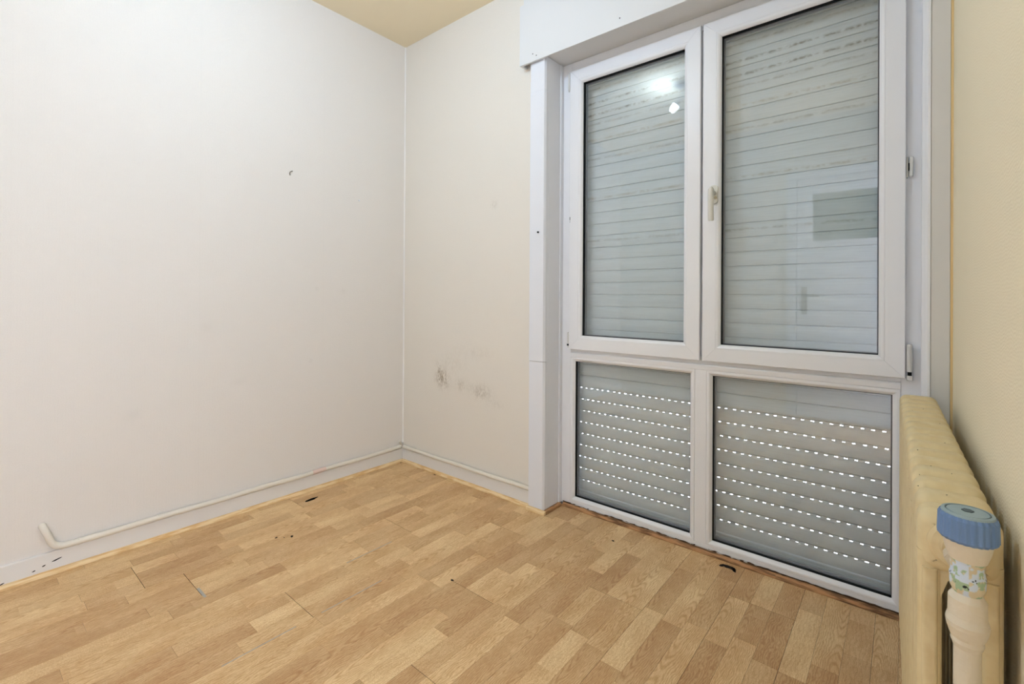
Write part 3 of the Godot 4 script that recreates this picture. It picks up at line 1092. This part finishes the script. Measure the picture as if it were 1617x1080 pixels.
# ============================== the door seen in the glass ===================
func door():
	var d := thing("door_1", "", "")
	structure(d, "white door with a high glazed panel, reflected in the window", "door")
	var zf := ROOM_L - 0.02
	var st := begin()
	cbox(st, Vector3(1.56, 0.0, zf), Vector3(1.63, 2.06, ROOM_L + 0.06), 0.003)
	cbox(st, Vector3(2.35, 0.0, zf), Vector3(2.42, 2.06, ROOM_L + 0.06), 0.003)
	cbox(st, Vector3(1.63, 1.99, zf), Vector3(2.35, 2.06, ROOM_L + 0.06), 0.003)
	cbox(st, Vector3(1.625, 0.001, ROOM_L + 0.0365), Vector3(1.66, 2.0, ROOM_L + 0.06))
	cbox(st, Vector3(2.32, 0.001, ROOM_L + 0.0365), Vector3(2.355, 2.0, ROOM_L + 0.06))
	cbox(st, Vector3(1.65, 1.96, ROOM_L + 0.0365), Vector3(2.33, 2.0, ROOM_L + 0.06))
	cbox(st, Vector3(1.65, 0.001, ROOM_L + 0.0365), Vector3(2.33, 0.03, ROOM_L + 0.06))
	build("door_frame", st, M.door_white, d)
	st = begin()
	var zl := ROOM_L - 0.005
	cbox(st, Vector3(1.635, 0.008, zl), Vector3(1.745, 1.985, zl + 0.04), 0.002)
	cbox(st, Vector3(2.235, 0.008, zl), Vector3(2.345, 1.985, zl + 0.04), 0.002)
	cbox(st, Vector3(1.745, 0.008, zl), Vector3(2.235, 1.47, zl + 0.04), 0.002)
	cbox(st, Vector3(1.745, 1.86, zl), Vector3(2.235, 1.985, zl + 0.04), 0.002)
	build("door_leaf", st, M.door_white, d)
	st = begin()
	cbox(st, Vector3(1.745, 1.47, zl + 0.012), Vector3(2.235, 1.86, zl + 0.02))
	build("pane", st, M.door_glass, d)
	st = begin()
	cbox(st, Vector3(1.668, 0.86, zl - 0.006), Vector3(1.708, 1.09, zl), 0.002)
	build("backplate", st, M.steel, d)
	st = begin()
	tube(st, [Vector3(1.688, 1.02, zl), Vector3(1.688, 1.02, zl - 0.045), Vector3(1.70, 1.02, zl - 0.055), Vector3(1.80, 1.015, zl - 0.055)], 0.009, 10)
	build("door_handle", st, M.steel, d)


func garden_door():
	var d := thing("door_2", "", "")
	structure(d, "glazed door behind the camera that lets daylight in", "door")
	var st := begin()
	for q in [[0.001, 0.06, 1.841, 2.489], [2.06, 2.119, 1.841, 2.489], [0.06, 2.06, 1.841, 1.90], [0.06, 2.06, 2.43, 2.489]]:
		cbox(st, Vector3(2.47, q[0], q[2]), Vector3(2.53, q[1], q[3]), 0.003)
	build("door_frame", st, M.pvc, d)
	st = begin()
	cbox(st, Vector3(2.498, 0.06, 1.90), Vector3(2.502, 2.06, 2.43))
	build("pane", st, M.glass, d)


# ============================== the radiator =================================
func radiator():
	var n := 16
	var pitch := 0.0585
	var t := thing("radiator", "cream painted cast iron column radiator along the right yellow wall", "radiator", Vector3(2.367, 0, 0.065))
	t.rotation.y = deg_to_rad(1.35)
	var st := begin()
	section_shape(st)
	var mesh := st.commit()
	mesh.surface_set_material(0, M.rad_cream)
	for i in n:
		var o := MeshInstance3D.new()
		o.name = "section"
		o.mesh = mesh
		o.position = Vector3(-0.008, 0, pitch * (i + 0.5))
		t.add_child(o, true)
	# boss and plug on the near end
	st = begin()
	lathe(st, [Vector2(0.031, -0.012), Vector2(0.030, 0.002), Vector2(0.026, 0.005), Vector2(0.019, 0.006), Vector2(0.017, 0.014), Vector2(0, 0.014)], Vector3(-0.008, 0.692, pitch * n - 0.004), Vector3.BACK, 28)
	build("end_boss", st, M.rad_cream, t)
	for z in [0.176, 0.761]:
		st = begin()
		tube(st, [Vector3(0.02, 0.60, z), Vector3(0.042, 0.60, z)], 0.007, 8)
		build("wall_bracket", st, M.rad_cream, t)
	# chips of lost paint on the crowns
	for q in [[-0.030, 13.21], [-0.014, 12.30], [0.008, 12.71], [-0.034, 14.25], [-0.006, 14.62], [0.015, 9.3], [-0.02, 4.3], [0.001, 3.7], [-0.026, 10.72], [0.02, 6.3]]:
		var off: float = (fmod(q[1], 1.0) - 0.5) * pitch
		var si := clampf((absf(off) - 0.0078) / 0.019, 0.0, 0.98)
		var y := 0.728 - 0.019 * (1.0 - sqrt(1.0 - si * si))
		var nrm := Vector3(0, sqrt(1.0 - si * si), si * signf(off)).normalized()
		var size := rng.randf_range(0.0006, 0.0013)
		st = begin()
		lathe(st, [Vector2(size, -0.0004), Vector2(size * 0.7, 0.0003), Vector2(0, 0.0003)], Vector3(q[0] - 0.008, y, pitch * q[1]), nrm, 7)
		build("paint_chip", st, M.dark, t)

func section_shape(st: SurfaceTool):
	# upper header: a pillow of rounded outline, thickness along z
	pillow(st, round_rect(-0.039, 0.652, 0.039, 0.728, 0.017, 5), 0.0268, 0.019)
	pillow(st, round_rect(-0.039, 0.110, 0.039, 0.185, 0.017, 5), 0.0288, 0.020)
	# two columns, front and rear, with a raised rib on each end face
	for c in [-0.0268, 0.0268]:
		extrude(st, round_rect(c - 0.0120, -0.0225, c + 0.0120, 0.0225, 0.010, 4), Vector3(0, 0.165, 0), Vector3.RIGHT, Vector3.BACK, Vector3(0, 0.510, 0), true)
		extrude(st, round_rect(c - 0.0075, -0.0255, c + 0.0075, 0.0255, 0.004, 3), Vector3(0, 0.165, 0), Vector3.RIGHT, Vector3.BACK, Vector3(0, 0.492, 0), true)
	# webs that narrow the slot under the header
	for s in [-1.0, 1.0]:
		extrude(st, [Vector2(s * 0.017, 0.62), Vector2(s * 0.017, 0.66), Vector2(0, 0.66), Vector2(0, 0.650), Vector2(s * 0.010, 0.644)], Vector3(0, 0, -0.018), Vector3.RIGHT, Vector3.UP, Vector3(0, 0, 0.036))


# a closed outline in x and y given thickness 2h along z, its rim rounded with radius e
func pillow(st: SurfaceTool, prof: Array, h: float, e: float):
	prof = ccw(prof)
	var nn := outline_normals(prof)
	var n := prof.size()
	var rings := []
	var norms := []
	var steps := 5
	for s in range(-steps, steps + 1):
		if s == 0: continue
		var a := (PI / 2) * (absf(s) - 1) / (steps - 1)
		var sg := signf(s)
		var ring := []
		var nr := []
		for i in n:
			var p: Vector2 = prof[i] - nn[i] * e * (1.0 - cos(a))
			ring.append(Vector3(p.x, p.y, sg * (h - e + e * sin(a))))
			nr.append(Vector3(nn[i].x * cos(a), nn[i].y * cos(a), sg * sin(a)).normalized())
		rings.append(ring)
		norms.append(nr)
	for k in rings.size() - 1:
		for i in n:
			var j := (i + 1) % n
			poly(st, [rings[k][i], rings[k][j], rings[k + 1][j], rings[k + 1][i]], norms[k][i] + norms[k][j] + norms[k + 1][i], [norms[k][i], norms[k][j], norms[k + 1][j], norms[k + 1][i]])
	poly(st, rings[0], Vector3.FORWARD)
	poly(st, rings[rings.size() - 1], Vector3.BACK)


func radiator_valve():
	var t := thing("radiator_valve", "valve with ribbed blue hand wheel and flaking green paint at the radiator's end", "valve", Vector3(2.3815, 0, 1.076))
	var st := begin()
	lathe(st, [Vector2(0, 0.733), Vector2(0.0225, 0.733), Vector2(0.0248, 0.736), Vector2(0.0242, 0.757), Vector2(0.0225, 0.7605)], Vector3.ZERO, Vector3.UP, 144, 24, 0.045)
	var w := build("hand_wheel", st, M.blue_plastic, t)
	st = begin()
	lathe(st, [Vector2(0.0218, 0.7600), Vector2(0.0212, 0.7622), Vector2(0.0185, 0.7628), Vector2(0.0182, 0.7616), Vector2(0.0172, 0.7616), Vector2(0.0168, 0.7626), Vector2(0, 0.763)], Vector3.ZERO, Vector3.UP, 48)
	build("wheel_top", st, M.blue_top, w)
	st = begin()
	lathe(st, [Vector2(0.0052, 0.7629), Vector2(0.005, 0.7638), Vector2(0, 0.7636)], Vector3.ZERO, Vector3.UP, 6)
	build("cap_screw", st, M.blue_worn, w)
	st = begin()
	lathe(st, [Vector2(0.0182, 0.7610), Vector2(0.0182, 0.76225), Vector2(0.0173, 0.76225), Vector2(0.0173, 0.7610)], Vector3.ZERO, Vector3.UP, 48)
	build("groove", st, M.blue_worn, w)
	st = begin()
	lathe(st, [Vector2(0.0155, 0.712), Vector2(0.0185, 0.722), Vector2(0.0205, 0.7325), Vector2(0, 0.7328)], Vector3.ZERO, Vector3.UP, 32)
	build("bonnet", st, M.valve_cream, t)
	st = begin()
	lathe(st, [Vector2(0.0148, 0.716), Vector2(0.0152, 0.713), Vector2(0.0138, 0.709), Vector2(0.0138, 0.700), Vector2(0.0148, 0.694), Vector2(0.0142, 0.682), Vector2(0.0118, 0.676)].map(func(p): return p), Vector3.ZERO, Vector3.UP, 32)
	build("valve_body", st, M.valve_peel, t)
	st = begin()
	tube(st, [Vector3(0, 0.692, -0.010), Vector3(0.0, 0.692, -0.05), Vector3(0.0, 0.692, -0.0635)], 0.0125, 16)
	tube(st, [Vector3(0, 0.692, -0.036), Vector3(0.0, 0.692, -0.056)], 0.017, 6)
	build("tail", st, M.valve_cream, t)
	st = begin()
	lathe(st, [Vector2(0.011, 0.678), Vector2(0.0155, 0.670), Vector2(0.0158, 0.652), Vector2(0.0178, 0.645), Vector2(0.0172, 0.640), Vector2(0.0150, 0.632), Vector2(0.0132, 0.628), Vector2(0.0136, 0.624), Vector2(0.0115, 0.618)], Vector3.ZERO, Vector3.UP, 28)
	build("union_nut", st, M.valve_cream, t)
	st = begin()
	tube(st, [Vector3(0, 0.0005, 0), Vector3(0, 0.3, 0), Vector3(0, 0.63, 0)], 0.0112, 20)
	build("supply_pipe", st, M.valve_cream, t)


# ============================== pipes ========================================
func heating_pipes():
	var t := thing("heating_pipe", "white painted pipe along the left baseboard with an upturned end", "pipe")
	var pts := []
	var rad := []
	for i in 30:
		var z := lerpf(0.03, 1.475, i / 29.0)
		pts.append(Vector3(0.0135, 0.0885 + 0.0012 * sin(z * 17.0) + (0.012 * exp(-z / 0.03)), z))
		rad.append(0.0108 + 0.0004 * sin(z * 41.0))
	for a in [12.0, 28.0, 44.0, 60.0, 76.0]:
		pts.append(Vector3(0.0135, 0.1305 - 0.042 * cos(deg_to_rad(a)), 1.495 + 0.042 * sin(deg_to_rad(a))))
		rad.append(0.0108)
	for p in [Vector3(0.015, 0.138, 1.541), Vector3(0.0145, 0.154, 1.547), Vector3(0.011, 0.166, 1.551), Vector3(0.004, 0.1735, 1.554), Vector3(-0.004, 0.176, 1.555)]:
		pts.append(p)
		rad.append(0.0105)
	var st := begin()
	tube(st, pts, rad, 14)
	build("pipe", st, M.pipe_paint, t)
	for z in [0.10, 0.25, 0.42, 0.72, 0.965, 1.22, 1.46]:
		clip(t, Vector3(0.0135, 0.0888 + 0.0012 * sin(z * 17.0), z), Vector3.BACK)
	st = begin()
	tube(st, [Vector3(0.0137, 0.0895, 0.505), Vector3(0.0137, 0.0890, 0.54), Vector3(0.0137, 0.0884, 0.575)], [0.0108, 0.0113, 0.0108], 14)
	build("pink_smear", st, M.pink_paint, t)
	st = begin()
	tube(st, [Vector3(0.010, 0.098, 0.020), Vector3(0.016, 0.112, 0.030), Vector3(0.022, 0.128, 0.044)], [0.0075, 0.006, 0.0055], 12)
	build("stub", st, M.pipe_paint, t)
	t = thing("heating_pipe", "white painted pipe along the window wall baseboard from corner to casing", "pipe")
	pts = []
	rad = []
	for i in 24:
		var x := lerpf(0.022, 0.968, i / 23.0)
		pts.append(Vector3(x, 0.0878 + 0.0012 * sin(x * 15.0), 0.0125))
		rad.append(0.0100 + 0.0005 * sin(x * 37.0))
	pts.append(Vector3(0.976, 0.0865, 0.010))
	rad.append(0.008)
	st = begin()
	tube(st, pts, rad, 14)
	build("pipe", st, M.pipe_paint, t)
	for x in [0.13, 0.30, 0.50, 0.86]:
		clip(t, Vector3(x, 0.0880 + 0.0012 * sin(x * 15.0), 0.0125), Vector3.RIGHT)


func clip(t: Node3D, at: Vector3, along: Vector3):
	var st := begin()
	tube(st, [at - along * 0.006, at - along * 0.004, at + along * 0.004, at + along * 0.006], [0.0108, 0.0122, 0.0122, 0.0108], 12)
	var away := Vector3.RIGHT if along == Vector3.BACK else Vector3.BACK
	lathe(st, [Vector2(0.0025, 0), Vector2(0.002, 0.0022), Vector2(0, 0.0024)], at + away * 0.006 + Vector3(0, 0.0095, 0), away, 8)
	build("clip", st, M.pipe_paint, t)


func small_things():
	var st := begin()
	tube(st, [Vector3(-0.004, -0.004, 0), Vector3(0.004, -0.004, 0.002), Vector3(0.007, 0.002, 0.006), Vector3(0.008, 0.010, 0.002), Vector3(0.007, 0.015, -0.008)], [0.0022, 0.0022, 0.002, 0.002, 0.0026], 8)
	var o := build("nail", st, M.steel)
	o.position = Vector3(0, 1.59, 0.694)
	tag(o, "small bent dark nail in the bare left wall", "nail")
	st = begin()
	lathe(st, [Vector2(0.004, 0), Vector2(0.003, 0.002), Vector2(0, 0.002)], Vector3.ZERO, Vector3.RIGHT, 12)
	o = build("wall_plug", st, M.door_white)
	o.position = Vector3(0, 1.522, 0.31)
	tag(o, "tiny white wall plug in the left wall near the corner", "wall plug")
